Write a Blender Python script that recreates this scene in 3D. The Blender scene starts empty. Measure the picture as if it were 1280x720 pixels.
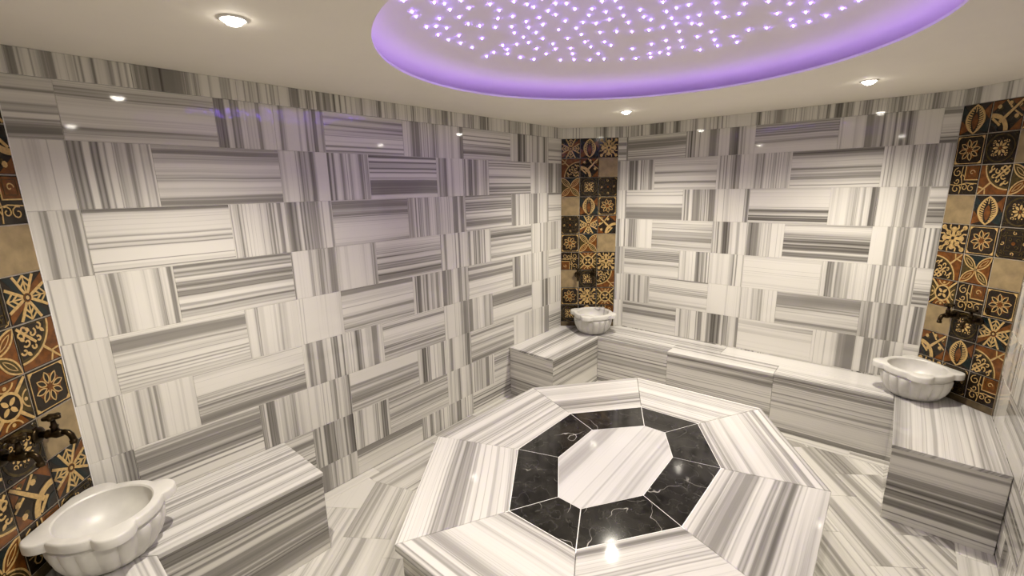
import bpy, bmesh, math, random
from mathutils import Vector, Matrix

scene = bpy.context.scene
col = scene.collection
random.seed(7)

# ------------------------------------------------------------------ camera
CAM = Vector((2.8222, -4.5475, 2.0597))
YAW, PITCH, ROLL, FPX = .7067, .2178, -.0197, 566.374
fw = Vector((-math.sin(YAW) * math.cos(PITCH), math.cos(YAW) * math.cos(PITCH), -math.sin(PITCH)))
rt = Vector((math.cos(YAW), math.sin(YAW), 0))
up = rt.cross(fw)
rt, up = (rt * math.cos(ROLL) + up * math.sin(ROLL)), (up * math.cos(ROLL) - rt * math.sin(ROLL))
cd = bpy.data.cameras.new('camera')
cam = bpy.data.objects.new('camera', cd)
col.objects.link(cam)
m = Matrix((rt, up, -fw)).transposed().to_4x4()
m.translation = CAM
cam.matrix_world = m
cd.sensor_width = 36.0
cd.lens = FPX / 1280.0 * 36.0
cd.clip_start = .02
scene.camera = cam

def pix_on_z(x, y, z):
    d = rt * ((x - 640) / FPX) - up * ((y - 360) / FPX) + fw
    return CAM + d * ((z - CAM.z) / d.z)

# ------------------------------------------------------------------ world, exposure
w = bpy.data.worlds.new('world')
scene.world = w
w.use_nodes = True
w.node_tree.nodes['Background'].inputs[0].default_value = (1.0, .9, .78, 1)
w.node_tree.nodes['Background'].inputs[1].default_value = .05
vs = scene.view_settings
scene.display_settings.display_device = 'sRGB'
vs.view_transform = 'Standard'
vs.look = 'None'
vs.gamma = 1.0
vs.use_curve_mapping = False
vs.exposure = 0.0
LAMP_W = 41.5            # each ceiling downlight
LAMP_COL = (1.0, .925, .785)
COVE_E = 10.5             # emission strength of the violet strip added unseen in the dome cove
STAR_E = 120.0            # emission strength of one fibre end

# ------------------------------------------------------------------ dimensions (metres)
ZC = 2.655               # ceiling
ZCR = 2.55               # underside of crown band
ZB1L, ZB1B = 2.2997, 2.31
XR = 3.46                # right wall
YN = -4.776              # near wall
YV = -6.1                # end of the entrance
XV = 1.55                # left side of the entrance
CH_C0, CH_C1 = Vector((0, -.395)), Vector((.552, 0))     # corner between long wall and back wall
CH_R0, CH_R1 = Vector((3.062, 0)), Vector((XR, -.36))   # corner between back wall and right wall
CH_L0, CH_L1 = Vector((.456, -4.776)), Vector((0, -4.395))
TT = .012                # marble tile thickness
GAP = .0014
BENCH = .502

# ------------------------------------------------------------------ helpers
def new_obj(name, me, parent=None, mat=None):
    o = bpy.data.objects.new(name, me)
    col.objects.link(o)
    if mat is not None and me is not None and not me.materials:
        me.materials.append(mat)
    if parent is not None:
        o.parent = parent
    return o

def tag(o, label=None, cat=None, group=None, kind=None):
    if label: o['label'] = label
    if cat: o['category'] = cat
    if group: o['group'] = group
    if kind: o['kind'] = kind
    return o

def empty(name, loc, label, cat, group=None):
    o = bpy.data.objects.new(name, None)
    o.empty_display_size = .1
    o.location = loc
    col.objects.link(o)
    return tag(o, label, cat, group)

def mesh(name, verts, faces, smooth=False):
    me = bpy.data.meshes.new(name)
    me.from_pydata([tuple(v) for v in verts], [], faces)
    me.update()
    if smooth:
        me.polygons.foreach_set('use_smooth', [True] * len(me.polygons))
    return me

def fix_normals(me):
    bm = bmesh.new(); bm.from_mesh(me)
    bmesh.ops.recalc_face_normals(bm, faces=bm.faces)
    bm.to_mesh(me); bm.free()
    return me

def tile_mesh(w_, h_, t=TT, c=.0012):
    """box, X = vein direction, Y across, Z outwards, edges of the face eased"""
    a, b = w_ / 2, h_ / 2
    v = []
    for z, i in ((0, 0), (t - c, 0), (t, c)):
        v += [(-a + i, -b + i, z), (a - i, -b + i, z), (a - i, b - i, z), (-a + i, b - i, z)]
    f = [(3, 2, 1, 0), (8, 9, 10, 11)]
    for r in (0, 4):
        for k in range(4):
            n = (k + 1) % 4
            f.append((r + k, r + n, r + 4 + n, r + 4 + k))
    return mesh('tile', v, f)

_tiles = {}
def shared_tile(w_, h_):
    k = (round(w_, 4), round(h_, 4))
    if k not in _tiles:
        _tiles[k] = tile_mesh(*k)
        _tiles[k].materials.append(MARBLE)
    return _tiles[k]

def slab(name, pts, z0, z1, ang, parent, mat, bev=.003):
    """prism over a convex plan polygon; local X lies along the vein direction ang"""
    n = len(pts)
    area = sum(pts[i][0] * pts[(i + 1) % n][1] - pts[(i + 1) % n][0] * pts[i][1] for i in range(n))
    if area < 0: pts = pts[::-1]
    cx = sum(p[0] for p in pts) / n; cy = sum(p[1] for p in pts) / n
    ca, sa = math.cos(ang), math.sin(ang)
    loc = [((p[0] - cx) * ca + (p[1] - cy) * sa, -(p[0] - cx) * sa + (p[1] - cy) * ca) for p in pts]
    bm = bmesh.new()
    lo = [bm.verts.new((x, y, 0)) for x, y in loc]
    hi = [bm.verts.new((x, y, z1 - z0)) for x, y in loc]
    bm.faces.new(lo[::-1]); bm.faces.new(hi)
    for i in range(n):
        j = (i + 1) % n
        bm.faces.new((lo[i], lo[j], hi[j], hi[i]))
    if bev:
        es = [e for e in bm.edges if e.verts[0].co.z > 1e-6 and e.verts[1].co.z > 1e-6]
        bmesh.ops.bevel(bm, geom=es, offset=bev, segments=2, affect='EDGES', profile=.5)
    me = bpy.data.meshes.new(name); bm.to_mesh(me); bm.free()
    o = new_obj(name, me, parent, mat)
    o.location = (cx, cy, z0)
    o.rotation_euler = (0, 0, ang)
    if parent is not None:
        o.location = Vector((cx, cy, z0)) - parent.location
    return o

def box_between(name, p0, p1, out, z0, z1, back, thick, parent=None, mat=None):
    """vertical slab: face runs p0 -> p1 (plan), 'out' = plan normal into the room; face lies 'back' behind the line"""
    p0 = Vector((p0[0], p0[1])); p1 = Vector((p1[0], p1[1])); out = Vector(out)
    a = p0 - out * back; b = p1 - out * back
    c_ = b - out * thick; d = a - out * thick
    v = [(q.x, q.y, z) for z in (z0, z1) for q in (a, b, c_, d)]
    f = [(0, 1, 2, 3), (7, 6, 5, 4), (0, 4, 5, 1), (1, 5, 6, 2), (2, 6, 7, 3), (3, 7, 4, 0)]
    me = fix_normals(mesh(name, v, f))
    return new_obj(name, me, parent, mat)

class Frame:
    """a wall face: origin at floor level, u along, z up, n into the room"""
    def __init__(s, p0, p1):
        s.o = Vector((p0[0], p0[1], 0)); d = Vector((p1[0] - p0[0], p1[1] - p0[1], 0))
        s.len = d.length; s.u = d.normalized(); s.n = Vector((0, 0, 1)).cross(s.u) * -1
        s.out = (s.n.x, s.n.y)
    def at(s, u, z, n=0.0):
        return s.o + s.u * u + Vector((0, 0, z)) + s.n * n
    def mat(s, u, z, n, vertical):
        y_up = Vector((0, 0, 1))
        if vertical: X, Y = y_up, -s.u
        else: X, Y = s.u, y_up
        # X x Y must equal n
        if X.cross(Y).dot(s.n) < 0: X = -X
        M = Matrix((X, Y, s.n)).transposed().to_4x4()
        M.translation = s.at(u, z, n)
        return M

def put_tile(fr, u0, u1, z0, z1, vertical, parent, n=-TT, me=None):
    w_, h_ = u1 - u0 - GAP, z1 - z0 - GAP
    if w_ < .006 or h_ < .006: return
    me = me or (shared_tile(h_, w_) if vertical else shared_tile(w_, h_))
    o = new_obj('tile', me, parent)
    o.matrix_world = fr.mat((u0 + u1) / 2, (z0 + z1) / 2, n, vertical)
    return o

# ------------------------------------------------------------------ node materials
def nodes_of(name):
    mt = bpy.data.materials.new(name); mt.use_nodes = True
    nt = mt.node_tree; b = nt.nodes['Principled BSDF']
    return mt, nt, b

def N(nt, t, **kw):
    n = nt.nodes.new(t)
    for k, v in kw.items():
        if hasattr(n, k): setattr(n, k, v)
        else: n.inputs[k].default_value = v
    return n

def math_n(nt, op, a, b=None, c=None, clamp=False):
    n = nt.nodes.new('ShaderNodeMath'); n.operation = op; n.use_clamp = clamp
    for i, v in enumerate((a, b, c)):
        if v is None: continue
        if isinstance(v, (int, float)): n.inputs[i].default_value = v
        else: nt.links.new(v, n.inputs[i])
    return n.outputs[0]

def ramp(nt, fac, stops, interp='LINEAR'):
    n = nt.nodes.new('ShaderNodeValToRGB'); n.color_ramp.interpolation = interp
    el = n.color_ramp.elements
    while len(el) < len(stops): el.new(.5)
    for e, (p, c_) in zip(el, stops):
        e.position = p; e.color = (c_[0], c_[1], c_[2], 1) if not isinstance(c_, (int, float)) else (c_, c_, c_, 1)
    nt.links.new(fac, n.inputs[0])
    return n.outputs[0]

def mix(nt, fac, a, b):
    n = nt.nodes.new('ShaderNodeMix'); n.data_type = 'RGBA'
    for s_, v in ((n.inputs[0], fac), (n.inputs[6], a), (n.inputs[7], b)):
        if isinstance(v, (int, float)): s_.default_value = v
        elif isinstance(v, tuple): s_.default_value = (*v, 1)
        else: nt.links.new(v, s_)
    return n.outputs[2]

def noise1(nt, y, x, seed, fy, fx, off, detail=2.0, rough=.5):
    c_ = nt.nodes.new('ShaderNodeCombineXYZ')
    nt.links.new(math_n(nt, 'MULTIPLY', x, fx), c_.inputs[0])
    nt.links.new(math_n(nt, 'MULTIPLY', y, fy), c_.inputs[1])
    nt.links.new(math_n(nt, 'ADD', seed, off), c_.inputs[2])
    n = N(nt, 'ShaderNodeTexNoise')
    n.inputs['Scale'].default_value = 1.0
    n.inputs['Detail'].default_value = detail
    n.inputs['Roughness'].default_value = rough
    nt.links.new(c_.outputs[0], n.inputs['Vector'])
    return n.outputs['Fac']

def marble(name, light, grey, dark, rough=.05, density=1.0, lines=1.0):
    mt, nt, b = nodes_of(name)
    tc = N(nt, 'ShaderNodeTexCoord'); sp = N(nt, 'ShaderNodeSeparateXYZ')
    nt.links.new(tc.outputs['Object'], sp.inputs[0])
    oi = N(nt, 'ShaderNodeObjectInfo')
    seed = math_n(nt, 'MULTIPLY', oi.outputs['Random'], 217.0)
    x, y0 = sp.outputs[0], sp.outputs[1]
    # vein coordinate: across the slab, drifting slightly along it; z keeps slab edges veined
    wob = noise1(nt, y0, x, seed, 3.0, 2.2, 91.0, 1.0)
    y = math_n(nt, 'ADD', y0, math_n(nt, 'MULTIPLY', math_n(nt, 'SUBTRACT', wob, .5), .012))
    y = math_n(nt, 'ADD', y, math_n(nt, 'MULTIPLY', sp.outputs[2], .83))
    broad = noise1(nt, y, x, seed, 8.0 * density, .10, 0.0, 1.0)
    mid = noise1(nt, y, x, seed, 26.0 * density, .18, 13.0, 2.0, .55)
    fine = noise1(nt, y, x, seed, 105.0 * density, .5, 29.0, 2.0, .6)
    v = math_n(nt, 'ADD', math_n(nt, 'MULTIPLY', broad, .46), math_n(nt, 'MULTIPLY', mid, .40))
    v = math_n(nt, 'ADD', v, math_n(nt, 'MULTIPLY', fine, .14))
    base = ramp(nt, v, [(.36, tuple(.72 * a + .28 * c_ for a, c_ in zip(grey, dark))), (.43, grey),
                        (.475, tuple((a + 2 * c_) / 3 for a, c_ in zip(grey, light))), (.535, light)])
    ln = noise1(nt, y, x, seed, 32.0 * density, .05, 47.0, 0.0)
    ln = math_n(nt, 'ABSOLUTE', math_n(nt, 'SUBTRACT', ln, .5))
    wd = noise1(nt, y, x, seed, 7.0 * density, .05, 71.0, 0.0)
    wd = ramp(nt, wd, [(.40, 0.0), (.70, 1.0)])
    width = math_n(nt, 'MULTIPLY_ADD', wd, .12, .007)
    lf = math_n(nt, 'DIVIDE', ln, width)
    lf = math_n(nt, 'SUBTRACT', 1.0, lf, clamp=True)
    lf = math_n(nt, 'MULTIPLY', math_n(nt, 'POWER', lf, .7), math_n(nt, 'MULTIPLY_ADD', wd, .60 * lines, .22 * lines))
    c_ = mix(nt, lf, base, dark)
    nt.links.new(c_, b.inputs['Base Color'])
    b.inputs['Roughness'].default_value = rough
    b.inputs['IOR'].default_value = 1.5
    return mt

LIGHT = (.675, .655, .60); GREY = (.275, .262, .236); DARK = (.04, .034, .029)
MARBLE = marble('striped marble', LIGHT, GREY, DARK, density=.82)
MARBLE_FLOOR = marble('striped marble floor', (.63, .61, .56), (.36, .345, .31), (.07, .06, .05), .12, .66, .75)
MARBLE_SLAB = marble('striped marble slab', (.615, .598, .57), (.33, .318, .30), DARK, .045, .8, .8)
MARBLE_PALE = marble('pale striped marble', (.60, .588, .575), (.42, .408, .398), (.17, .16, .155), .045, .5, .6)

def plain(name, c_, rough=.5, metal=0.0, var=0.0, scale=8.0, bump=0.0):
    mt, nt, b = nodes_of(name)
    b.inputs['Roughness'].default_value = rough
    b.inputs['Metallic'].default_value = metal
    tc = N(nt, 'ShaderNodeTexCoord')
    n = N(nt, 'ShaderNodeTexNoise'); n.inputs['Scale'].default_value = scale; n.inputs['Detail'].default_value = 4
    nt.links.new(tc.outputs['Object'], n.inputs['Vector'])
    a = tuple(max(0, q * (1 - var)) for q in c_); d = tuple(min(1, q * (1 + var)) for q in c_)
    nt.links.new(ramp(nt, n.outputs['Fac'], [(.3, a), (.7, d)]), b.inputs['Base Color'])
    if bump:
        bp = N(nt, 'ShaderNodeBump'); bp.inputs['Strength'].default_value = bump; bp.inputs['Distance'].default_value = .002
        nt.links.new(n.outputs['Fac'], bp.inputs['Height']); nt.links.new(bp.outputs[0], b.inputs['Normal'])
    return mt

GROUT = plain('pale grout', (.60, .575, .53), .8, var=.08, scale=30)
GROUT_W = plain('white grout', (.85, .83, .80), .6, var=.03, scale=30)
PLASTER = plain('ceiling plaster', (.81, .765, .68), .75, var=.015, scale=3)
BASIN = plain('white carved marble', (.58, .566, .53), .38, var=.10, scale=9)
BRONZE = plain('dark bronze', (.032, .021, .009), .3, metal=.9, var=.5, scale=60)
METALW = plain('white enamel', (.8, .79, .76), .35, var=.02)

def vein_basin():
    """white marble with one thin grey vein"""
    mt, nt, b = nodes_of('white marble with grey vein')
    tc = N(nt, 'ShaderNodeTexCoord'); n = N(nt, 'ShaderNodeTexNoise'); n.inputs['Scale'].default_value = 2.1
    n.inputs['Detail'].default_value = 2
    nt.links.new(tc.outputs['Object'], n.inputs['Vector'])
    a = math_n(nt, 'ABSOLUTE', math_n(nt, 'SUBTRACT', n.outputs['Fac'], .5))
    c_ = ramp(nt, a, [(0, (.25, .24, .23)), (.004, (.5, .49, .46)), (.010, (.58, .566, .53))])
    nt.links.new(c_, b.inputs['Base Color']); b.inputs['Roughness'].default_value = .38
    return mt
BASIN_V = vein_basin()

def black_marble():
    mt, nt, b = nodes_of('black marble with white veins')
    tc = N(nt, 'ShaderNodeTexCoord'); oi = N(nt, 'ShaderNodeObjectInfo')
    ad = N(nt, 'ShaderNodeVectorMath', operation='ADD')
    cb = N(nt, 'ShaderNodeCombineXYZ')
    nt.links.new(math_n(nt, 'MULTIPLY', oi.outputs['Random'], 40.0), cb.inputs[0])
    nt.links.new(math_n(nt, 'MULTIPLY', oi.outputs['Random'], 23.0), cb.inputs[2])
    nt.links.new(tc.outputs['Object'], ad.inputs[0]); nt.links.new(cb.outputs[0], ad.inputs[1])
    def vein(scale, wdt, dist, det):
        n = N(nt, 'ShaderNodeTexNoise'); n.inputs['Scale'].default_value = scale; n.inputs['Detail'].default_value = det
        n.inputs['Distortion'].default_value = dist
        nt.links.new(ad.outputs[0], n.inputs['Vector'])
        a = math_n(nt, 'ABSOLUTE', math_n(nt, 'SUBTRACT', n.outputs['Fac'], .5))
        return math_n(nt, 'SUBTRACT', 1.0, math_n(nt, 'DIVIDE', a, wdt), clamp=True)
    msk = N(nt, 'ShaderNodeTexNoise'); msk.inputs['Scale'].default_value = 5.0
    nt.links.new(ad.outputs[0], msk.inputs['Vector'])
    mk = ramp(nt, msk.outputs['Fac'], [(.48, 0.0), (.64, 1.0)])
    v1 = math_n(nt, 'MULTIPLY', vein(3.6, .0035, .0, 2.5), mk)
    v2 = math_n(nt, 'MULTIPLY', vein(9, .010, .4, 4), .07)
    cl = N(nt, 'ShaderNodeTexNoise'); cl.inputs['Scale'].default_value = 14; cl.inputs['Detail'].default_value = 5
    nt.links.new(ad.outputs[0], cl.inputs['Vector'])
    base = ramp(nt, cl.outputs['Fac'], [(.35, (.008, .0075, .007)), (.75, (.034, .032, .029))])
    c_ = mix(nt, math_n(nt, 'ADD', v1, v2, clamp=True), base, (.5, .48, .44))
    nt.links.new(c_, b.inputs['Base Color']); b.inputs['Roughness'].default_value = .08
    return mt
BLACK = black_marble()

def emitter(name, c_, s):
    mt, nt, b = nodes_of(name)
    b.inputs['Base Color'].default_value = (.02, .02, .02, 1)
    b.inputs['Emission Color'].default_value = (*c_, 1)
    b.inputs['Emission Strength'].default_value = s
    return mt

# glazes of the patterned tiles
G_DARK = plain('dark brown glaze', (.014, .008, .0035), .14, var=.5, scale=45)
G_CREAM = plain('cream relief glaze', (.46, .305, .115), .3, var=.25, scale=70)
G_RUST = plain('rust glaze', (.125, .042, .007), .16, var=.45, scale=35)
G_TEAL = plain('dark teal glaze', (.008, .014, .014), .15, var=.4, scale=35)
G_OLIVE = plain('olive glaze', (.05, .034, .009), .16, var=.5, scale=45)
G_BEIGE = plain('beige stone glaze', (.26, .19, .095), .28, var=.28, scale=14)
G_GROUT = plain('cream grout', (.60, .50, .34), .7, var=.1, scale=40)
G_BORDER = plain('brown border strip', (.10, .07, .032), .35, var=.4, scale=30)
for g_ in (G_DARK, G_RUST, G_TEAL, G_OLIVE):
    g_.node_tree.nodes['Principled BSDF'].inputs['Specular IOR Level'].default_value = .35
GLAZES = [G_DARK, G_CREAM, G_RUST, G_TEAL, G_OLIVE, G_BEIGE]
DK, CR, RU, TE, OL, BE = range(6)
# ------------------------------------------------------------------ room shell
ALL_CHAMFERS = []
F_left = Frame((0, -4.395), (0, -.395))
F_cc = Frame(CH_C0, CH_C1)
F_back = Frame((.552, 0), (3.062, 0))
F_cr = Frame(CH_R0, CH_R1)
F_right = Frame((XR, -.36), (XR, YV))
F_cl = Frame(CH_L0, CH_L1)
F_near = Frame((XV, YN), (.456, YN))
F_ves = Frame((XV, YV), (XV, YN))
F_end = Frame((XR, YV), (XV, YV))
SHELL = [('wall_left', F_left), ('wall_corner_back_left', F_cc), ('wall_back', F_back),
         ('wall_corner_back_right', F_cr), ('wall_right', F_right), ('wall_corner_near_left', F_cl),
         ('wall_near', F_near), ('wall_entrance_side', F_ves), ('wall_entrance_end', F_end)]
WALLS = {}
for nm, fr in SHELL:
    p0 = fr.at(0, 0); p1 = fr.at(fr.len, 0)
    o = box_between(nm, p0 - fr.u * .012, p1 + fr.u * .012, fr.out, 0, ZC + .35, .0022, .12, None, GROUT)
    tag(o, kind='structure')
    WALLS[nm] = o

fl = slab('floor', [(-.3, .3), (XR + .3, .3), (XR + .3, YV - .3), (-.3, YV - .3)], -.12, -.0022, 0, None, GROUT, 0)
tag(fl, kind='structure')

# ceiling with a round opening and a shallow dome above it
DC, DR, DH = Vector((1.785, -2.45)), 1.15, .25
def ceiling():
    seg = 96
    x0, x1, y0, y1 = -.12, XR + .12, YV - .12, .12
    vs_, fs = [], []
    for i in range(seg):
        a = 2 * math.pi * i / seg; c_, s = math.cos(a), math.sin(a)
        vs_.append((DC.x + DR * c_, DC.y + DR * s, ZC))
        t = min((x1 - DC.x) / c_ if c_ > 1e-9 else 1e9, (x0 - DC.x) / c_ if c_ < -1e-9 else 1e9,
                (y1 - DC.y) / s if s > 1e-9 else 1e9, (y0 - DC.y) / s if s < -1e-9 else 1e9)
        vs_.append((DC.x + t * c_, DC.y + t * s, ZC))
    for i in range(seg):
        j = (i + 1) % seg
        fs.append((2 * i, 2 * i + 1, 2 * j + 1, 2 * j))
    # four corner triangles
    for cx, cy in ((x0, y0), (x1, y0), (x1, y1), (x0, y1)):
        a = math.atan2(cy - DC.y, cx - DC.x) % (2 * math.pi)
        i = int(a / (2 * math.pi) * seg); j = (i + 1) % seg
        vs_.append((cx, cy, ZC)); fs.append((2 * i + 1, len(vs_) - 1, 2 * j + 1))
    me = mesh('ceiling', vs_, fs)
    bm = bmesh.new(); bm.from_mesh(me)
    for f in bm.faces:
        if f.normal.z > 0: f.normal_flip()
    ret = bmesh.ops.extrude_face_region(bm, geom=bm.faces[:])
    bmesh.ops.translate(bm, verts=[g for g in ret['geom'] if isinstance(g, bmesh.types.BMVert)], vec=(0, 0, .004))
    bmesh.ops.recalc_face_normals(bm, faces=bm.faces)
    bm.to_mesh(me); bm.free()
    o = new_obj('ceiling', me, None, PLASTER); tag(o, kind='structure')
    return o
CEIL = ceiling()
RD = DR + .26
def dome_z(r):
    q = min(1.0, r / RD)
    return ZC + .004 + DH * (max(0.0, 1 - q ** 2.0)) ** .75
def dome():
    seg, rings = 96, 28
    vs_, fs = [], []
    for k in range(rings):
        r = RD * math.sin(math.pi / 2 * (1 - k / rings)) ** 1.0
        for i in range(seg):
            a = 2 * math.pi * i / seg
            vs_.append((DC.x + r * math.cos(a), DC.y + r * math.sin(a), dome_z(r)))
    vs_.append((DC.x, DC.y, dome_z(0)))
    for k in range(rings - 1):
        for i in range(seg):
            j = (i + 1) % seg
            fs.append((k * seg + i, (k + 1) * seg + i, (k + 1) * seg + j, k * seg + j))
    b0 = (rings - 1) * seg
    for i in range(seg): fs.append((b0 + i, len(vs_) - 1, b0 + (i + 1) % seg))
    me = mesh('dome', vs_, fs, True)
    o = new_obj('dome', me, CEIL, PLASTER)
    return o
dome()
def ring_band(name, sections, parent, mat, seg=128):
    v, f = [], []
    n = len(sections)
    for i in range(seg):
        a = 2 * math.pi * i / seg
        for r, z in sections: v.append((DC.x + r * math.cos(a), DC.y + r * math.sin(a), z))
    for i in range(seg):
        j = (i + 1) % seg
        for k in range(n):
            l = (k + 1) % n
            f.append((i * n + k, i * n + l, j * n + l, j * n + k))
    me = fix_normals(mesh(name, v, f))
    return new_obj(name, me, parent, mat)
# upstand and cove added to hide an unseen strip, put in for violet glow
ring_band('added_cove_lip', ((DR, ZC + .001), (DR, ZC + .012), (DR + .006, ZC + .012), (DR + .006, ZC + .001)), CEIL, PLASTER)
VIOLET = emitter('violet helper strip', (.44, .27, 1.0), COVE_E)
tag(ring_band('helper_strip', ((DR + .010, ZC + .0042), (DR + .010, ZC + .0075), (DR + .020, ZC + .0075), (DR + .020, ZC + .0042)), None, VIOLET),
    'violet helper strip added unseen in the cove to give the ceiling dome its glow', 'light strip')

# ------------------------------------------------------------------ marble wall tiles, laid in courses of 0.30 m
def courses(zb1):
    zs = [ZCR, zb1]
    while zs[-1] > .02:
        zs.append(max(0.0, zs[-1] - .3))
    if zs[-2] < .03: zs.pop(-2)
    return zs

def lay(fr, parent, zb1, phase, u_lo=0.0, u_hi=None, special=None):
    """phase: u of the start of a level-veined tile in odd courses; period 1.2 m, 0.6 level + two 0.3 upright"""
    u_hi = fr.len if u_hi is None else u_hi
    zs = courses(zb1)
    for k in range(len(zs) - 1):
        z1, z0 = zs[k], zs[k + 1]
        ph = phase + (.3 if k % 2 else 0.0) * (1 if fr is not F_left else 1)
        s = ph - 1.2 * math.ceil((ph - u_lo) / 1.2)
        while s < u_hi:
            for a, b, vert in ((s, s + .6, False), (s + .6, s + .9, True), (s + .9, s + 1.2, True)):
                a2, b2 = max(a, u_lo), min(b, u_hi)
                if b2 - a2 < .012: continue
                if special and special(k, a2): vert = special(k, a2) == 'V'
                put_tile(fr, a2, b2, z0, z1, vert, parent)
            s += 1.2

# long wall: u = y + 4.395
JL = -2.4259
lay(F_left, WALLS['wall_left'], ZB1L, (JL - .6 + 4.395), special=lambda k, a: 'H' if (k == 0 and a < .05) else None)
lay(F_back, WALLS['wall_back'], ZB1B, 1.1686 - .6 - .552 + .0)
lay(F_right, WALLS['wall_right'], ZB1L, .35)
lay(F_near, WALLS['wall_near'], ZB1L, .1)
lay(F_ves, WALLS['wall_entrance_side'], ZB1L, .2)
lay(F_end, WALLS['wall_entrance_end'], ZB1L, .2)
# narrow marble strip closing the centre corner beside the patterned tiles
PC = .594
zs = courses(ZB1B)
for k in range(len(zs) - 1):
    put_tile(F_cc, PC, F_cc.len, zs[k + 1], zs[k], k not in (0,), WALLS['wall_corner_back_left'])

# crown band under the ceiling, upright veins, slightly proud of the wall
n_tr = 0
for nm, fr in SHELL:
    n_tr += 1
    t = box_between('trim_%d' % n_tr, fr.at(0, 0), fr.at(fr.len, 0), fr.out, ZCR, ZC, -.0005, .012, None, GROUT)
    tag(t, kind='structure')
    k = max(1, round(fr.len / .45)); st = fr.len / k
    for i in range(k):
        put_tile(fr, i * st, (i + 1) * st, ZCR - .002, ZC, True, t, n=.001)
# ------------------------------------------------------------------ floor tiles: skewed courses with plain borders
def clip_poly(pts, nx, ny, d):
    out = []
    for i in range(len(pts)):
        a, b = pts[i], pts[(i + 1) % len(pts)]
        da, db = a[0] * nx + a[1] * ny - d, b[0] * nx + b[1] * ny - d
        if da <= 0: out.append(a)
        if da * db < 0:
            t = da / (da - db); out.append((a[0] + (b[0] - a[0]) * t, a[1] + (b[1] - a[1]) * t))
    return out
def shrink(pts, g):
    cx = sum(p[0] for p in pts) / len(pts); cy = sum(p[1] for p in pts) / len(pts)
    n = len(pts); ar = sum(pts[i][0] * pts[(i + 1) % n][1] - pts[(i + 1) % n][0] * pts[i][1] for i in range(n))
    if ar < 0: pts = pts[::-1]
    res = pts
    for i in range(n):
        a, b = pts[i], pts[(i + 1) % n]
        dx, dy = b[0] - a[0], b[1] - a[1]; L = math.hypot(dx, dy)
        if L < 1e-5: continue
        nx, ny = dy / L, -dx / L
        res = clip_poly(res, nx, ny, nx * a[0] + ny * a[1] - g)
    return res
def parea(p):
    return abs(sum(p[i][0] * p[(i + 1) % len(p)][1] - p[(i + 1) % len(p)][0] * p[i][1] for i in range(len(p)))) / 2
FA = math.radians(-55)
dx_, dy_ = math.cos(FA), math.sin(FA); ex_, ey_ = -dy_, dx_
OCT = [(1.267, -3.578), (.7193, -2.847), (.755, -1.897), (1.320, -1.209), (2.2393, -1.173), (2.7305, -1.936), (2.738, -2.845), (2.195, -3.575)]
BX0, BX1, BY1 = .085, 3.30, -.545
def inside_oct(p, s=.9):
    cx, cy = 1.735, -2.38
    x, y = cx + (p[0] - cx) / s, cy + (p[1] - cy) / s
    for i in range(8):
        a, b = OCT[i], OCT[(i + 1) % 8]
        if (b[0] - a[0]) * (y - a[1]) - (b[1] - a[1]) * (x - a[0]) > 0: return False
    return True
L1A, L1B, L2A, L2B = (.085, -3.02), (.72, -2.80), (.085, -1.33), (1.25, -1.20)
def clip_half(P, a, b):
    """keep the side to the right of a -> b"""
    dx, dy = b[0] - a[0], b[1] - a[1]; L = math.hypot(dx, dy)
    nx, ny = -dy / L, dx / L
    return clip_poly(P, nx, ny, nx * a[0] + ny * a[1]) if len(P) > 2 else P
for k in range(-10, 26):
    e0 = -1.58 + .3 * k - 0.0
    off = .13 if k % 2 == 0 else .47
    if k == 1: off = .27
    for j in range(-3, 14):
        d0 = off + .59 * j
        P = [(dx_ * d + ex_ * e, dy_ * d + ey_ * e) for d, e in ((d0, e0), (d0 + .59, e0), (d0 + .59, e0 + .3), (d0, e0 + .3))]
        for nx, ny, dd in ((-1, 0, -BX0), (1, 0, BX1), (0, 1, BY1), (0, -1, -(YV))):
            if len(P) > 2: P = clip_poly(P, nx, ny, dd)
        if len(P) < 3 or parea(P) < .002: continue
        if all(inside_oct(p) for p in P): continue
        # the strip between the long wall and the platform is laid parallel to the wall
        if all(p[0] < 1.4 for p in P):
            parts = [clip_half(P, L1A, L1B), clip_half(P, L2B, L2A)]
        else:
            parts = [P]
        for P in parts:
            if len(P) < 3 or parea(P) < .001: continue
            P = shrink(P, .0009)
            if len(P) > 2: slab('tile', P, -TT, 0, FA, fl, MARBLE_FLOOR, .0008)
for x0_, x1_, y_off in ((BX0, .385, -3.6), (.385, .80, -3.3)):
    for j in range(5):
        P = [(x0_, y_off + .6 * j), (x1_, y_off + .6 * j), (x1_, y_off + .6 * j + .6), (x0_, y_off + .6 * j + .6)]
        P = clip_half(clip_half(P, L1B, L1A), L2A, L2B)
        if len(P) < 3 or parea(P) < .001: continue
        P = shrink(P, .0009)
        if len(P) > 2: slab('tile', P, -TT, 0, math.pi / 2, fl, MARBLE_FLOOR, .0008)
ys = [YV, -5.31, -4.71, -4.11, -3.51, -2.91, -2.31, -1.86, -1.26, -.66, 0]
for a, b in zip(ys, ys[1:]):
    slab('tile', [(0.001, a + .001), (BX0 - .001, a + .001), (BX0 - .001, b - .001), (0.001, b - .001)], -TT, 0, math.pi / 2, fl, MARBLE_FLOOR, .0008)
ys = [YV, -5.5, -4.9, -4.3, -3.7, -3.1, -2.5, -1.9, -1.3, -.545]
for a, b in zip(ys, ys[1:]):
    slab('tile', [(BX1 + .001, a + .001), (XR, a + .001), (XR, b - .001), (BX1 + .001, b - .001)], -TT, 0, math.pi / 2, fl, MARBLE_FLOOR, .0008)
xs = [BX0, .55, 1.05, 1.6, 2.15, 2.75, XR]
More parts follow.
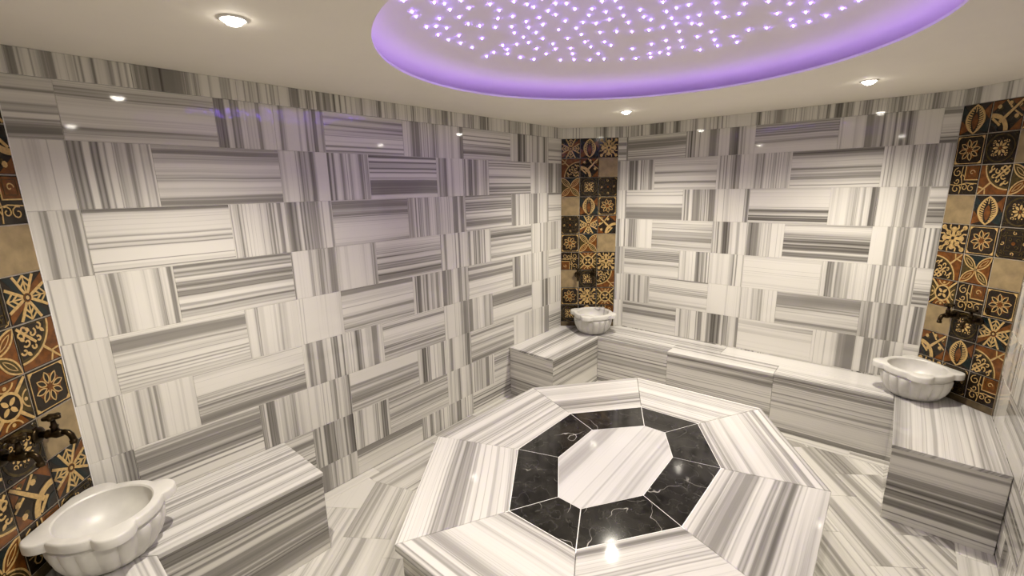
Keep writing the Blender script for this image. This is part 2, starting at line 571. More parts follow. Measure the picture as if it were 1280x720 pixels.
for a, b in zip(xs, xs[1:]):
    slab('tile', [(a + .001, BY1 + .001), (b - .001, BY1 + .001), (b - .001, -.3), (a + .001, -.3)], -TT, 0, 0, fl, MARBLE_FLOOR, .0008)
# ------------------------------------------------------------------ patterned relief tiles
class Pat:
    def __init__(s):
        s.v, s.f, s.m = [], [], []
    def prism(s, pts, mat, h, base=0.0):
        n = len(pts); b = len(s.v)
        s.v += [(x, y, base) for x, y in pts] + [(x, y, h) for x, y in pts]
        ar = sum(pts[i][0] * pts[(i + 1) % n][1] - pts[(i + 1) % n][0] * pts[i][1] for i in range(n))
        top = tuple(range(b + n, b + 2 * n))
        s.f.append(top if ar > 0 else top[::-1]); s.m.append(mat)
        for i in range(n):
            j = (i + 1) % n
            q = (b + i, b + j, b + n + j, b + n + i)
            s.f.append(q if ar > 0 else q[::-1]); s.m.append(mat)
    def stroke(s, pts, w, mat=CR, h=.022, closed=False):
        n = len(pts); L, R = [], []
        for i in range(n):
            a = pts[(i - 1) % n] if (closed or i > 0) else pts[i]
            c_ = pts[(i + 1) % n] if (closed or i < n - 1) else pts[i]
            dx, dy = c_[0] - a[0], c_[1] - a[1]; l = math.hypot(dx, dy) or 1
            nx, ny = -dy / l * w / 2, dx / l * w / 2
            cl = lambda q: max(-.985, min(.985, q))
            L.append((cl(pts[i][0] + nx), cl(pts[i][1] + ny))); R.append((cl(pts[i][0] - nx), cl(pts[i][1] - ny)))
        rng = range(n) if closed else range(n - 1)
        for i in rng:
            j = (i + 1) % n
            s.prism([R[i], R[j], L[j], L[i]], mat, h)
    def disc(s, x, y, r, mat, h, n=14):
        s.prism([(x + r * math.cos(2 * math.pi * i / n), y + r * math.sin(2 * math.pi * i / n)) for i in range(n)], mat, h)
    def ring(s, x, y, r, w, mat=CR, h=.022, n=22):
        s.stroke(arc(x, y, r, 0, 360, n)[:-1], w, mat, h, True)
def arc(x, y, r, a0, a1, n=12):
    return [(x + r * math.cos(math.radians(a0 + (a1 - a0) * i / n)), y + r * math.sin(math.radians(a0 + (a1 - a0) * i / n))) for i in range(n + 1)]
def rotp(pts, a):
    c_, s = math.cos(math.radians(a)), math.sin(math.radians(a))
    return [(x * c_ - y * s, x * s + y * c_) for x, y in pts]
def lens(x, y, l, wd, a, n=8):
    """pointed oval of length l, width wd"""
    up_ = [(-l / 2 + l * i / n, wd / 2 * math.sin(math.pi * i / n) ** .8) for i in range(n + 1)]
    dn = [(-p[0], -p[1]) for p in up_[1:-1]]
    pts = up_ + [(q[0], q[1]) for q in dn]
    return [(x + q[0], y + q[1]) for q in rotp(pts, a)]
def curl(x, y, r, a0, turn, n=10):
    return [(x + r * (1 - .75 * i / n) * math.cos(math.radians(a0 + turn * i / n)), y + r * (1 - .75 * i / n) * math.sin(math.radians(a0 + turn * i / n))) for i in range(n + 1)]

def d_flower_cross(p):                      # broad split petals, rust and dark corners
    for k in range(4):
        p.prism(rotp([(.12, .3), (.96, .96), (.96, .45), (.25, .16)], 90 * k), RU if k % 2 == 0 else TE, .008)
        p.prism(rotp([(.3, .12), (.96, .96), (.96, -.96), (.3, -.12)], 90 * k) if False else rotp([(.2, .05), (.96, .5), (.96, -.5), (.2, -.05)], 90 * k), TE, .010)
        for s in (-1, 1):
            p.stroke(rotp([(.16, .05 * s), (.45, .22 * s), (.72, .36 * s), (.97, .5 * s)], 90 * k), .13)
            p.stroke(rotp([(.97, 0), (.66, .32 * s)], 90 * k), .08)
            p.stroke(rotp([(.7, 0), (.46, .2 * s)], 90 * k), .08)
        p.stroke(rotp([(.2, 0), (.97, 0)], 90 * k), .06)
    p.disc(0, 0, .2, DK, .03); p.ring(0, 0, .17, .05, RU, .036); p.disc(0, 0, .09, CR, .036)
def d_almond(p):
    p.prism([(-.97, .97), (-.97, -.1), (-.5, .5)], TE, .008); p.prism([(.97, .97), (.5, .5), (.97, -.1)], RU, .008)
    p.prism([(-.97, -.97), (-.3, -.7), (-.97, 0)], RU, .008); p.prism([(.97, -.97), (.97, 0), (.3, -.7)], TE, .008)
    p.prism(lens(0, 0, 1.9, 1.2, 90), DK, .012)
    p.prism(lens(0, -.15, 1.1, .42, 90), RU, .018)
    p.stroke(lens(0, 0, 1.9, 1.25, 90), .13, closed=True)
    for i in range(-5, 6):
        y = i * .15
        hw = .6 * math.sin(math.pi * (y + .95) / 1.9) ** .8
        for s in (-1, 1):
            p.stroke([(s * hw * .95, y + .03), (s * hw * .45, y - .08)], .075)
    p.stroke([(0, .45), (0, .85)], .06)
def d_interlace(p):                         # rings and diagonal bands
    p.prism([(.1, .97), (.97, .97), (.97, .1)], RU, .006); p.prism([(-.97, .97), (-.97, .3), (-.2, .97)], RU, .006); p.prism([(.97, -.97), (.3, -.97), (.97, -.2)], RU, .006)
    for x, y in ((-.55, .6), (.6, -.1), (.1, .75), (.7, .6), (-.3, -.15)):
        p.disc(x, y, .14, CR, .014, 7); p.disc(x + .12, y - .12, .12, OL, .012, 6)
    p.stroke(arc(-.97, -.97, 1.05, 0, 90, 12), .42, DK, .014); p.stroke(arc(-.97, -.97, 1.05, 0, 90, 12), .28)
    p.stroke([(-.4, -.4), (.97, .97)], .36, DK, .018); p.stroke([(-.4, -.4), (.97, .97)], .22, CR, .026)
    p.stroke(arc(-.97, -.97, .5, 0, 90, 8), .12, TE, .02); p.stroke([(-.9, -.1), (-.35, -.6)], .14)
    p.stroke([(-.15, .97), (.25, .45)], .1); p.stroke([(.97, -.15), (.45, .25)], .1)
def d_damask(p):
    for k in range(4):
        p.stroke(rotp([(0, 0), (.42, 0)], 90 * k), .22); p.prism(rotp(lens(.62, 0, .5, .42, 90), 90 * k), CR, .022)
        p.stroke(rotp([(0, 0), (.8, .8)], 90 * k), .13)
        p.disc(*rotp([(.78, .78)], 90 * k)[0], .17, CR, .022, 9)
        for s in (-1, 1):
            p.stroke(rotp(curl(.42 if s > 0 else .42, .38 * s, .17, 180, 300 * s, 9), 90 * k), .08)
            p.stroke(rotp([(.5, .1 * s), (.75, .32 * s), (.97, .30 * s)], 90 * k), .10)
    p.disc(0, 0, .12, DK, .03, 8)
def d_plain(p): pass
def d_petals(p):                            # overlapping circles, four leaf shapes on the diagonals
    for k in range(4):
        p.prism(rotp([(0, 0), (.95, .6), (.95, -.6)], 90 * k), (RU, TE, OL, RU)[k], .006)
        p.prism(rotp(lens(.5, .5, 1.3, .48, 45), 90 * k), OL if k % 2 else RU, .012)
        p.stroke(rotp(lens(.5, .5, 1.34, .52, 45), 90 * k), .075, closed=True)
        p.stroke(rotp(lens(.5, .5, .8, .2, 45), 90 * k), .035, closed=True)
    p.disc(0, 0, .1, DK, .03, 10); p.disc(0, 0, .05, CR, .034, 8)
def d_medallion(p):
    p.disc(0, 0, .92, OL, .006, 24); p.disc(0, 0, .84, DK, .010, 24); p.ring(0, 0, .92, .05, OL, .02); 
    for k in range(8):
        a = 45 * k
        p.prism(rotp(lens(.3, 0, .36, .16, 0), a), CR, .022)
        p.stroke(rotp(curl(.62, 0, .13, 90, 330, 8), a), .045, CR if k % 2 else OL, .02)
        p.disc(*rotp([(.46, .18)], a)[0], .05, CR, .02, 6)
    for x in (-1, 1):
        for y in (-1, 1): p.stroke(curl(.82 * x, .82 * y, .12, 0, 270, 6), .05, OL, .018)
    p.disc(0, 0, .08, RU, .028, 8)
def d_frames(p):
    for s, mt in ((.86, OL), (.5, OL)):
        p.stroke([(-s, -s), (s, -s), (s, s), (-s, s)], .06, mt, .018, True)
    for k in range(4):
        for s in (-.55, 0, .55):
            p.stroke(rotp(curl(.68, s, .13, 40, 320, 8), 90 * k), .045, CR if s == 0 else OL, .02)
        p.stroke(rotp(curl(.25, .2, .14, 0, 300, 8), 90 * k), .045, OL, .02)
        p.prism(rotp([(.9, .9), (.97, .72), (.72, .97)], 90 * k), CR, .014)
    p.disc(0, 0, .12, RU, .02, 8)
def d_daisy(p):                             # outlined petals, rust heart, cream corners
    p.stroke([(-.9, -.9), (.9, -.9), (.9, .9), (-.9, .9)], .05, CR, .016, True)
    p.disc(0, 0, .62, RU, .006, 16)
    for k in range(8):
        a = 45 * k + 10
        p.prism(rotp(lens(.45, 0, .52, .2, 0), a), DK, .012)
        p.stroke(rotp(lens(.45, 0, .54, .24, 0, 6), a), .05, CR, .022, True)
    for k in range(4): p.prism(rotp([(.93, .93), (.93, .66), (.66, .93)], 90 * k), CR, .018)
    p.disc(0, 0, .13, RU, .026, 10)
def d_quarter(p):                           # olive quarter disc with arabesque, rust outside
    p.prism([(-.97, -.97), (.97, -.97), (.97, .97), (-.97, .97)], RU, .004)
    q = [(.97, .97)] + arc(.97, .97, 1.6, 180, 270, 14)
    p.prism(q, OL, .010); p.prism([(.97, .97)] + arc(.97, .97, 1.45, 182, 268, 14), DK, .013)
    p.stroke(arc(.97, .97, 1.62, 180, 270, 14), .09)
    p.stroke([(-.2, -.2), (-.97, -.97)], .12); p.stroke([(-.97, -.45), (-.5, -.62), (-.45, -.97)], .08)
    for pts in ([(.9, .9), (.5, .5), (.1, .1)],):
        p.stroke(pts, .12)
    for x, y, r, a, t in ((.55, .8, .22, 200, 320), (.8, .55, .22, 250, -320), (.2, .55, .2, 120, 300), (.55, .2, .2, 330, -300), (-.15, .75, .17, 90, 300), (.75, -.15, .17, 0, -300), (-.05, .2, .15, 60, 280), (.2, -.05, .15, 30, -280)):
        p.stroke(curl(x, y, r, a, t, 8), .085)
    for x, y in ((.4, .75), (.75, .4), (.33, .33), (-.3, .55), (.55, -.3)): p.prism(lens(x, y, .3, .16, 45), CR, .022)
def d_wheel(p):                             # ring with four crossed petals, bands to the corners
    for k in range(4):
        p.prism(rotp([(.1, .1), (.97, .7), (.97, -.7), (.1, -.1)], 90 * k), RU if k % 2 else OL, .006)
        p.stroke(rotp([(.42, .42), (.97, .97)], 90 * k), .16)
        p.stroke(rotp(arc(1.05, 0, .42, 110, 250, 8), 90 * k), .06)
        p.disc(*rotp([(.8, 0)], 90 * k)[0], .09, CR, .016, 6)
    p.disc(0, 0, .56, DK, .012, 20); p.ring(0, 0, .56, .11)
    for k in range(4):
        p.prism(rotp(lens(.24, 0, .42, .2, 0), 45 + 90 * k), CR, .022)
    p.disc(0, 0, .07, DK, .03, 8)
def d_scrolls(p):                           # thin scrolls with a framed square in one corner
    p.prism([(.05, .05), (.95, .05), (.95, .95), (.05, .95)], RU, .006)
    p.stroke([(.02, .97), (.02, .02), (.97, .02)], .07)
    p.stroke([(.2, .2), (.84, .2), (.84, .84), (.2, .84)], .04, OL, .016, True)
    for x, y, r, a, t in ((-.55, .55, .34, 90, 420), (-.5, -.05, .22, 200, 360), (-.5, -.6, .34, 0, 420), (.1, -.5, .24, 120, -380), (.6, -.55, .3, 60, 400), (-.2, .25, .16, 0, 300), (.5, .52, .2, 0, 320)):
        p.stroke(curl(x, y, r, a, t, 10), .05)
    p.stroke([(-.95, -.3), (-.4, -.35), (.2, -.2), (.95, -.25)], .05)
    p.stroke([(-.2, .95), (-.25, .4), (-.1, -.3), (-.2, -.95)], .05)
DESIGNS = dict(A=d_flower_cross, B=d_almond, C=d_interlace, D=d_damask, E=d_plain, F=d_petals, G=d_medallion, H=d_frames, I=d_daisy, J=d_quarter, K=d_wheel, L=d_scrolls)
PSZ = {}
def pattern_mesh(key, sx, sy):
    k = (key, round(sx, 3), round(sy, 3))
    if k in PSZ: return PSZ[k]
    p = Pat()
    p.prism([(-1, -1), (1, -1), (1, 1), (-1, 1)], BE if key == 'E' else DK, 0.0, -.12)
    DESIGNS[key](p)
    # keep the relief thin: heights are given in tile half-widths
    vv = [(x * sx / 2, y * sy / 2, z * .1) for x, y, z in p.v]
    me = mesh('patterned_tile', vv, p.f)
    for g in GLAZES: me.materials.append(g)
    me.polygons.foreach_set('material_index', p.m)
    PSZ[k] = me
    return me
GRID_C = ['ABD', 'JCE', 'FGH', 'EBI', 'HAC', 'IFE', 'LKD', 'EGJ', 'IDK', 'GBL']
GRID_R = ['BCJ', 'IGE', 'LJF', 'EBG', 'DIH', 'JFE', 'KLI', 'EGA', 'CBJ', 'DHL']
GRID_L = ['GDK', 'BFC', 'JIL', 'KAE', 'DHA', 'BFJ', 'CKI', 'AGE', 'JCA', 'FLH']
def panel(fr, parent, grid, width, rots):
    pitch = width / 3
    for r, row in enumerate(grid):
        z1 = ZCR - .2 * r; z0 = z1 - .2
        for c_, key in enumerate(row):
            sx, sy = pitch - .0055, .1945
            me = pattern_mesh(key, sx, sy)
            o = new_obj('patterned_tile', me, parent)
            q = rots.get((r, c_), 0)
            M = fr.mat(pitch * (c_ + .5), (z0 + z1) / 2, 0.0, False)
            o.matrix_world = M @ Matrix.Rotation(math.radians(90 * q), 4, 'Z') if abs(sx - sy) < .004 else M @ Matrix.Rotation(math.radians(180 if q == 2 else 0), 4, 'Z')
    zb = ZCR - 2.0
    box_between('grout_bed', fr.at(0, 0), fr.at(width, 0), fr.out, zb, ZCR, .0022, .009, parent, G_GROUT)
    o = box_between('border_strip', fr.at(.001, 0), fr.at(width - .001, 0), fr.out, BENCH, zb - .001, .0, .012, parent, G_BORDER)
panel(F_cc, WALLS['wall_corner_back_left'], GRID_C, PC, {(1, 0): 3, (7, 2): 1, (4, 2): 1, (6, 0): 2})
panel(F_cr, WALLS['wall_corner_back_right'], GRID_R, F_cr.len, {(2, 1): 1, (5, 0): 2, (8, 2): 2})
panel(F_cl, WALLS['wall_corner_near_left'], GRID_L, F_cl.len, {(5, 2): 1, (8, 1): 1, (1, 2): 2})
# thin metal edge strips beside the panels
for nm, fr, u in (('wall_corner_back_right', F_cr, F_cr.len - .004), ('wall_corner_near_left', F_cl, F_cl.len - .004)):
    box_between('edge_strip', fr.at(u, 0), fr.at(u + .0035, 0), fr.out, BENCH, ZCR, -.0025, .0025, WALLS[nm], GROUT_W if fr is F_cl else G_BEIGE)
# ------------------------------------------------------------------ benches
def side_panel(root, p0, p1, z0, z1, name='front_panel', mat=None):
    """upright slab; p0->p1 seen from the room left to right; local X along the run"""
    d = Vector((p1[0] - p0[0], p1[1] - p0[1], 0)); L = d.length - .0015; u = d.normalized()
    n = u.cross(Vector((0, 0, 1)))
    me = tile_mesh(L, z1 - z0 - .001, .02, .0012)
    o = new_obj(name, me, root, mat or MARBLE)
    M = Matrix((u, Vector((0, 0, 1)), n)).transposed().to_4x4()
    M.translation = Vector(((p0[0] + p1[0]) / 2, (p0[1] + p1[1]) / 2, (z0 + z1) / 2)) - n * .02 - root.location
    o.matrix_basis = M
    return o
ST = .022      # bench top thickness
W1 = .543
yb = lambda x: -.49 + (x - W1) / (2.957 - W1) * .055
PI = math.pi
b1 = empty('corner_bench', (1.75, -.25, 0), 'long built-in marble bench along the back wall, returning at both corners', 'bench')
g = .0008
# back run: front row and rear row of top slabs
fx = [W1, 1.283, 2.18, 2.955]
for a, b in zip(fx, fx[1:]):
    slab('top_slab', [(a + g, yb(a)), (b - g, yb(b)), (b - g, -.235), (a + g, -.235)] if a > W1 else
         [(W1 + g, yb(W1)), (b - g, yb(b)), (b - g, -.235), (W1 - .23, -.235)], BENCH - ST, BENCH, 0, b1, MARBLE_SLAB)
slab('top_slab', [(W1 - .232, -.233), (1.69, -.233), (1.69, -.002), (.55, -.002)], BENCH - ST, BENCH, 0, b1, MARBLE_SLAB)
slab('top_slab', [(1.692, -.233), (2.953, -.233), (2.953, -.002), (1.692, -.002)], BENCH - ST, BENCH, 0, b1, MARBLE_SLAB)
# left return
slab('top_slab', [(.002, -1.30), (W1, -1.315), (W1, yb(W1) - .001), (W1 - .24, -.233), (.002, -.396)], BENCH - ST, BENCH, PI / 2 + .02, b1, MARBLE_SLAB)
# right return
slab('top_slab', [(2.957, -1.20), (XR - .002, -1.20), (XR - .002, -.362), (3.06, -.002), (2.957, -.002)], BENCH - ST, BENCH, PI / 2, b1, MARBLE_SLAB)
px_ = [W1 - .008, 1.283, 2.18, 2.966]
for a, b in zip(px_, px_[1:]):
    side_panel(b1, (a, yb(a) + .004), (b, yb(b) + .004), 0, BENCH - ST)
side_panel(b1, (W1 - .004, -1.311), (W1 - .004, yb(W1)), 0, BENCH - ST)
side_panel(b1, (.002, -1.297), (W1 - .004, -1.311), 0, BENCH - ST, 'end_panel')
side_panel(b1, (2.961, yb(2.957)), (2.961, -1.196), 0, BENCH - ST)
side_panel(b1, (2.961, -1.196), (XR - .002, -1.196), 0, BENCH - ST, 'end_panel')
# near-left bench
b2 = empty('wall_bench', (.25, -3.9, 0), 'short marble bench against the long wall, ending in a cut block face', 'bench')
slab('top_slab', [(.002, -3.515), (.50, -3.515), (.50, -4.28), (.25, -4.53), (.16, -4.53), (.002, -4.397)], BENCH - ST, BENCH, PI / 2, b2, MARBLE_SLAB)
slab('top_slab', [(.502, -4.283), (1.50, -4.283), (1.50, YN + .003), (.455, YN + .003), (.163, -4.533), (.252, -4.533)], BENCH - ST, BENCH, 0, b2, MARBLE_SLAB)
side_panel(b2, (.496, -4.28), (.496, -3.519), 0, BENCH - ST)
side_panel(b2, (.496, -3.519), (.002, -3.519), 0, BENCH - ST, 'end_panel')
side_panel(b2, (1.496, -4.287), (.497, -4.287), 0, BENCH - ST)
side_panel(b2, (1.496, YN + .003), (1.496, -4.287), 0, BENCH - ST, 'end_panel')
# ------------------------------------------------------------------ octagonal centre stone
HS = .50
oc = empty('belly_stone', (1.735, -2.38, 0), 'octagonal raised marble platform with black marble ring in the middle of the floor', 'platform')
MID = [(1.528, -3.088), (1.219, -2.642), (1.226, -2.070), (1.572, -1.676), (1.9635, -1.662), (2.2317, -2.078), (2.226, -2.662), (1.917, -3.089)]
INN = [(1.659, -2.850), (1.460, -2.558), (1.458, -2.167), (1.699, -1.907), (1.8385, -1.9065), (1.981, -2.143), (1.992, -2.566), (1.796, -2.854)]
cxo, cyo = 1.735, -2.38
core = [(cxo + (x - cxo) * .965, cyo + (y - cyo) * .965) for x, y in OCT]
slab('core', core, 0, HS - .037, 0, oc, GROUT_W, 0)
slab('grout_bed', [(cxo + (x - cxo) * 1.03, cyo + (y - cyo) * 1.03) for x, y in MID], HS - .037, HS - .0012, 0, oc, GROUT_W, 0)
for i in range(8):
    j = (i + 1) % 8
    a = math.atan2(OCT[j][1] - OCT[i][1], OCT[j][0] - OCT[i][0])
    slab('border_slab', shrink([OCT[i], OCT[j], MID[j], MID[i]], .0008), HS - .036, HS, a, oc, MARBLE_SLAB, .004)
    slab('inlay_slab', shrink([MID[i], MID[j], INN[j], INN[i]], .0022), HS - .0012, HS + .0002, a, oc, BLACK, 0)
    s = .975
    q = [(cxo + (x - cxo) * s, cyo + (y - cyo) * s) for x, y in (OCT[j], OCT[i])]
    side_panel(oc, q[0], q[1], 0, HS - .037, 'side_panel')
slab('center_slab', shrink(INN, .0015), HS - .0012, HS + .0002, math.radians(92), oc, MARBLE_PALE, 0)
# ------------------------------------------------------------------ carved basins
def basin(center, z0, cut, cut_d, label, mat, fill=True, turn=0.0):
    """four-lobed rim, fluted bowl, back trimmed flat along the tiled corner (cut = outward plan normal)"""
    root = empty('marble_basin', (center[0], center[1], z0), label, 'basin', 'marble wash basins')
    seg = 192
    cut = Vector(cut).normalized()
    def trim(x, y, d):
        s = x * cut.x + y * cut.y
        if s > d: x, y = x * d / s, y * d / s
        return x, y
    ca = math.atan2(cut.y, cut.x)
    def lobed(a):
        r = .206
        dc = abs((a - ca + math.pi) % (2 * math.pi) - math.pi)
        if fill and dc < math.radians(52): r = max(r, min(cut_d / math.cos(dc), .240))
        for k in range(4):
            d = abs((a - math.radians(turn) - k * math.pi / 2 + math.pi) % (2 * math.pi) - math.pi)
            t = .262 * math.sin(d)
            # lobe: small disc of radius .068 centred .197 out, flattened nose
            if d < .9:
                q = .185 * math.sin(d)
                if q < .072:
                    r = max(r, .185 * math.cos(d) + math.sqrt(.072 ** 2 - q ** 2))
        return r
    def loft(rows, name, mt, cap0=True, cap1=True):
        v, f = [], []
        for row in rows: v += row
        n = len(rows)
        for k in range(n - 1):
            for i in range(seg):
                j = (i + 1) % seg
                f.append((k * seg + i, k * seg + j, (k + 1) * seg + j, (k + 1) * seg + i))
        if cap0: f.append(tuple(range(seg))[::-1])
        if cap1: f.append(tuple(range((n - 1) * seg, n * seg)))
        me = fix_normals(mesh(name, v, f, True))
        me.set_sharp_from_angle(angle=math.radians(40))
        return new_obj(name, me, root, mt)
    A = [2 * math.pi * i / seg for i in range(seg)]
    H = .225; RT = .042
    def ring(fun, z, d):
        out = []
        for a in A:
            r = fun(a); x, y = trim(r * math.cos(a), r * math.sin(a), d)
            out.append((x, y, z))
        return out
    inner = lambda s: (lambda a: s)
    # rim: closed ring section
    rows = []
    for fr_, z in ((0.0, H - RT), (0.0, H - .008), (.5, H - .002), (1.0, H)):
        rows.append(ring(lambda a: lobed(a) - .008 * fr_, z, cut_d - .006 * fr_))
    IR = .166
    rows.append(ring(inner(IR + .006), H, cut_d - .028))
    rows.append(ring(inner(IR), H - .006, cut_d - .034))
    for t in (.2, .4, .6, .8, .93):
        rows.append(ring(inner(IR * math.sqrt(max(0, 1 - t ** 2.6))), H - .006 - .135 * t, cut_d - .034 - .02 * t))
    rows.append(ring(inner(.018), H - .141, .1))
    rows.insert(0, ring(lambda a: .19, H - RT, cut_d - .004))
    loft(rows, 'rim', mat, False, True)
    NF = 18
    def flute(R, amp):
        return lambda a: R + amp * (abs(math.sin(NF * a / 2)) ** .7 - 1)
    rows = []
    for t, R, amp in ((0, .120, 0), (.02, .132, .002), (.10, .154, .008), (.25, .176, .013), (.45, .193, .015), (.68, .203, .015), (.84, .206, .013), (.90, .202, .005), (.92, .193, 0), (1, .195, 0)):
        rows.append(ring(flute(R, amp), t * (H - RT), cut_d - .004))
    loft(rows, 'bowl', mat, True, False)
    # drain
    dv = [(.016 * math.cos(a * math.pi / 6), .016 * math.sin(a * math.pi / 6), z) for z in (H - .1405, H - .1385) for a in range(12)]
    df = [tuple(range(12, 24))] + [(i, (i + 1) % 12, 12 + (i + 1) % 12, 12 + i) for i in range(12)]
    new_obj('drain', fix_normals(mesh('drain', dv, df)), root, BRONZE)
    return root
def back_of(fr, c_):
    """distance from a basin centre to the tiled corner face"""
    return (Vector((c_[0], c_[1], 0)) - fr.o).dot(fr.n)
cC, cR, cL = (.40, -.36), (3.055, -.258), (.334, -4.400)
for c_, fr, lb, mt in ((cC, F_cc, 'white fluted marble basin with a grey vein, where long wall meets back wall', BASIN_V),
                       (cR, F_cr, 'white fluted marble basin on the bench corner where back wall meets right wall', BASIN),
                       (cL, F_cl, 'white fluted marble basin on the short wall bench, open bowl showing inside', BASIN)):
    basin(c_, BENCH, (-fr.n.x, -fr.n.y), back_of(fr, c_) - .003, lb, mt, c_ is not cC, 12.0 if c_ is cC else 5.0 if c_ is cR else 0.0)
# ------------------------------------------------------------------ bronze taps
def tube(pts, rad, n=12, cap=True):
    v, f = [], []
    prev = None
    for i, p in enumerate(pts):
        p = Vector(p)
        t = (Vector(pts[min(i + 1, len(pts) - 1)]) - Vector(pts[max(i - 1, 0)])).normalized()
        a = Vector((0, 1, 0)) if prev is None else prev
        b = t.cross(a); 
        if b.length < 1e-4: b = t.cross(Vector((1, 0, 0)))
        b.normalize(); a = b.cross(t).normalized(); prev = a
        r = rad[i] if isinstance(rad, (list, tuple)) else rad
        for k in range(n):
            q = p + a * (r * math.cos(2 * math.pi * k / n)) + b * (r * math.sin(2 * math.pi * k / n))
            v.append(q)
        if i:
            for k in range(n):
                j = (k + 1) % n
                f.append(((i - 1) * n + k, (i - 1) * n + j, i * n + j, i * n + k))
    if cap:
        f.append(tuple(range(n))[::-1]); f.append(tuple(range((len(pts) - 1) * n, len(pts) * n)))
    return fix_normals(mesh('tube', v, f, True))
_tap = {}
def tap(fr, u, z, label):
    """local: X out of the wall, Z up"""
    p = fr.at(u, z, .002)
    root = empty('bronze_tap', p, label, 'tap', 'bronze wall taps')
    root.rotation_euler = (0, 0, math.atan2(fr.n.y, fr.n.x))
    if not _tap:
        _tap['wall_flange'] = tube([(0, 0, 0), (.004, 0, 0), (.009, 0, 0), (.012, 0, 0)], [.034, .034, .027, .016], 20)
        _tap['body'] = tube([(.008, 0, 0), (.03, 0, 0), (.036, 0, 0), (.042, 0, 0), (.055, 0, 0), (.07, 0, 0), (.085, 0, 0), (.093, 0, 0)],
                            [.014, .014, .020, .015, .0165, .020, .0165, .013])
        _tap['spout'] = tube([(.083, 0, 0), (.097, 0, .003), (.109, 0, 0), (.119, 0, -.012), (.123, 0, -.028), (.1235, 0, -.036), (.1235, 0, -.037), (.1235, 0, -.050)],
                             [.0125, .0125, .0122, .012, .0118, .0118, .0145, .0145])
        _tap['stem'] = tube([(.066, 0, .012), (.066, 0, .030), (.066, 0, .035), (.066, 0, .042), (.066, 0, .070)], [.014, .013, .0165, .010, .007])
        v, f = [], []
        n = 40
        for zz, s in ((.066, .8), (.070, 1), (.080, 1), (.084, .8)):
            for k in range(n):
                a = 2 * math.pi * k / n; r = (.0265 + .0065 * math.cos(5 * a)) * s
                v.append((.066 + r * math.cos(a), r * math.sin(a), zz))
        for i in range(3):
            for k in range(n): f.append((i * n + k, i * n + (k + 1) % n, (i + 1) * n + (k + 1) % n, (i + 1) * n + k))
        f.append(tuple(range(n))[::-1]); f.append(tuple(range(3 * n, 4 * n)))
        _tap['wheel_handle'] = fix_normals(mesh('wheel_handle', v, f, True))
        for k in _tap: _tap[k].name = k; _tap[k].materials.append(BRONZE)
    for k, me in _tap.items():
        new_obj(k, me, root)
    return root
TZ = 1.095
tap(F_cc, PC / 2 - .113, TZ + .005, 'dark bronze tap above the grey-veined basin, on the side of the long wall')
tap(F_cc, PC / 2 + .057, TZ + .005, 'dark bronze tap above the grey-veined basin, on the side of the back wall')
tap(F_cr, F_cr.len / 2 - .066, TZ + .018, 'dark bronze tap beside the plain beige tile, back wall and right wall corner')
tap(F_cr, F_cr.len / 2 + .078, TZ + .018, 'dark bronze tap beside the right wall, above the basin')
tap(F_cl, F_cl.len / 2 + .085, TZ - .015, 'dark bronze tap over the short wall bench basin, beside the plain beige tile')
tap(F_cl, F_cl.len / 2 - .085, TZ - .015, 'dark bronze tap over the short wall bench basin, farther from the long wall')
# ------------------------------------------------------------------ downlights
LENS = emitter('lit downlight lens', (1.0, .93, .82), 40.0)
def downlight(x, y, label):
    root = empty('ceiling_downlight', (x, y, ZC), label, 'ceiling light', 'recessed ceiling downlights')
    n = 32; v, f = [], []
    prof = ((.047, 0), (.047, -.004), (.040, -.006), (.034, -.003), (.034, .010))
    for r, z in prof:
        for k in range(n): v.append((r * math.cos(2 * math.pi * k / n), r * math.sin(2 * math.pi * k / n), z))
    for i in range(len(prof) - 1):
        for k in range(n): f.append((i * n + k, i * n + (k + 1) % n, (i + 1) * n + (k + 1) % n, (i + 1) * n + k))
    new_obj('trim_ring', fix_normals(mesh('trim_ring', v, f, True)), root, METALW)
    v = [(.034 * math.cos(b_) * math.cos(2 * math.pi * k / n), .034 * math.cos(b_) * math.sin(2 * math.pi * k / n), -.0025 - .021 * math.sin(b_)) for b_ in (0, .4, .8, 1.2) for k in range(n)] + [(0, 0, -.0235)]
    me = fix_normals(mesh('lens', v, [(i * n + k, i * n + (k + 1) % n, (i + 1) * n + (k + 1) % n, (i + 1) * n + k) for i in range(3) for k in range(n)] + [(3 * n + k, 3 * n + (k + 1) % n, 4 * n) for k in range(n)], True))
    new_obj('lens', me, root, LENS)
    ld = bpy.data.lights.new('bulb', 'SPOT')
    ld.energy = LAMP_W * 4; ld.color = LAMP_COL; ld.spot_size = math.radians(143); ld.spot_blend = 1.0
    ld.shadow_soft_size = .03
    lo = bpy.data.objects.new('bulb', ld); col.objects.link(lo); lo.parent = root
    lo.location = (0, 0, -.035)
    return root
downlight(.955, -3.835, 'lit round downlight over the short wall bench side of the ceiling')
downlight(.995, -.915, 'lit round downlight near the grey-veined basin corner')
downlight(2.575, -.86, 'lit round downlight near the back wall and right wall corner')
downlight(2.70, -3.86, 'lit round downlight near the entrance')
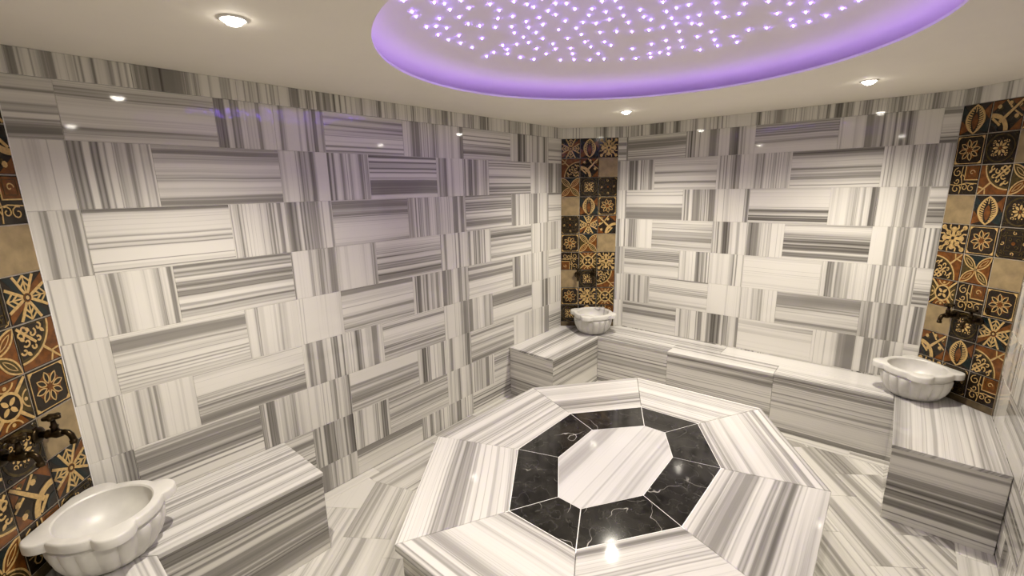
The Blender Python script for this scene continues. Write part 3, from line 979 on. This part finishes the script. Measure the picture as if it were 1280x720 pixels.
# ------------------------------------------------------------------ star ceiling: fibre ends
STAR = emitter('violet fibre end', (.24, .11, 1.0), STAR_E)
S1 = [(195,0),(280,112),(320,160),(425,265),(520,258),(625,275),(540,343),(645,393),(748,352),(767,428),(882,470),(503,18),(605,32),(658,92),(553,180),(752,165),(770,0),(850,75),(842,235),(958,255),(980,380),(1060,38),(1152,98),(1140,180),(1113,268),(1187,450),(1232,490),(1235,535),(1100,520),(1025,560)]
S2 = [(340,10),(325,160),(318,262),(343,325),(368,440),(405,572),(470,38),(538,65),(460,212),(487,272),(435,368),(485,422),(540,590),(592,172),(628,243),(560,322),(628,382),(565,483),(680,103),(757,142),(853,205),(785,293),(755,30),(865,30),(950,85),(875,380),(728,435),(752,488),(663,535),(805,600),(905,480),(928,535),(940,595),(962,278),(1030,220),(1013,340),(1050,415),(1090,148),(1120,85),(1160,230),(1200,320),(1108,465),(1185,535),(1098,600),(1240,590),(1245,415),(1222,10),(1260,115)]
S3 = [(172,190),(285,75),(315,152),(365,220),(190,450),(247,312),(400,312),(403,485),(295,595),(438,590),(480,95),(518,165),(587,192),(570,298),(595,438),(580,530),(585,580),(675,525),(765,540),(765,478),(740,402),(710,270),(745,112),(710,15),(795,178),(840,235),(872,312),(885,400),(903,468),(845,75),(968,45),(960,170),(998,230),(1075,145),(1080,240),(1053,365),(1080,500),(1193,315),(1225,395),(1255,455),(1238,28),(1250,122),(232,0)]
S4 = [(150,122),(255,95),(295,25),(325,215),(215,262),(240,305),(455,200),(533,95),(628,140),(650,185),(625,22),(470,8),(765,155),(740,85),(775,18),(888,112),(1005,58),(1125,0)]
pix = [(480 + x / 8, y / 8) for x, y in S1] + [(600 + x / 8, y / 8) for x, y in S2] + [(740 + x / 8, y / 8) for x, y in S3] + [(880 + x / 5.818, y / 5.818) for x, y in S4]
stars = []
for x, y in pix:
    z = ZC + DH
    for _ in range(12):
        P = pix_on_z(x, y, z); z = dome_z((Vector((P.x, P.y)) - DC).length)
    stars.append(Vector((P.x, P.y, z)))
yfront = min(s.y for s in stars)
def in_view(P):
    d = P - CAM; q = d.dot(fw)
    return q > .05 and 360 - FPX * d.dot(up) / q > -2
tries = 0
while len(stars) < 260 and tries < 20000:
    tries += 1
    r = .92 * math.sqrt(random.random()); a = random.random() * 2 * math.pi
    P = Vector((DC.x + r * math.cos(a), DC.y + r * math.sin(a), 0)); P.z = dome_z(r)
    if in_view(P) or min((P - s).length for s in stars) < .07: continue
    stars.append(P)
v, f = [], []
n = 10
for zz, r in ((.004, .0035), (-.003, .0035), (-.0065, .0026)):
    for k in range(n): v.append((r * math.cos(2 * math.pi * k / n), r * math.sin(2 * math.pi * k / n), zz))
v.append((0, 0, -.008))
for i in range(2):
    for k in range(n): f.append((i * n + k, i * n + (k + 1) % n, (i + 1) * n + (k + 1) % n, (i + 1) * n + k))
for k in range(n): f.append((2 * n + k, 2 * n + (k + 1) % n, 3 * n))
SM = fix_normals(mesh('star_light', v, f, True)); SM.materials.append(STAR)
for P in stars:
    o = new_obj('star_light', SM)
    o.location = P
    tag(o, 'tiny violet fibre-optic star light set in the round ceiling recess', 'star light', 'violet star lights in the ceiling')
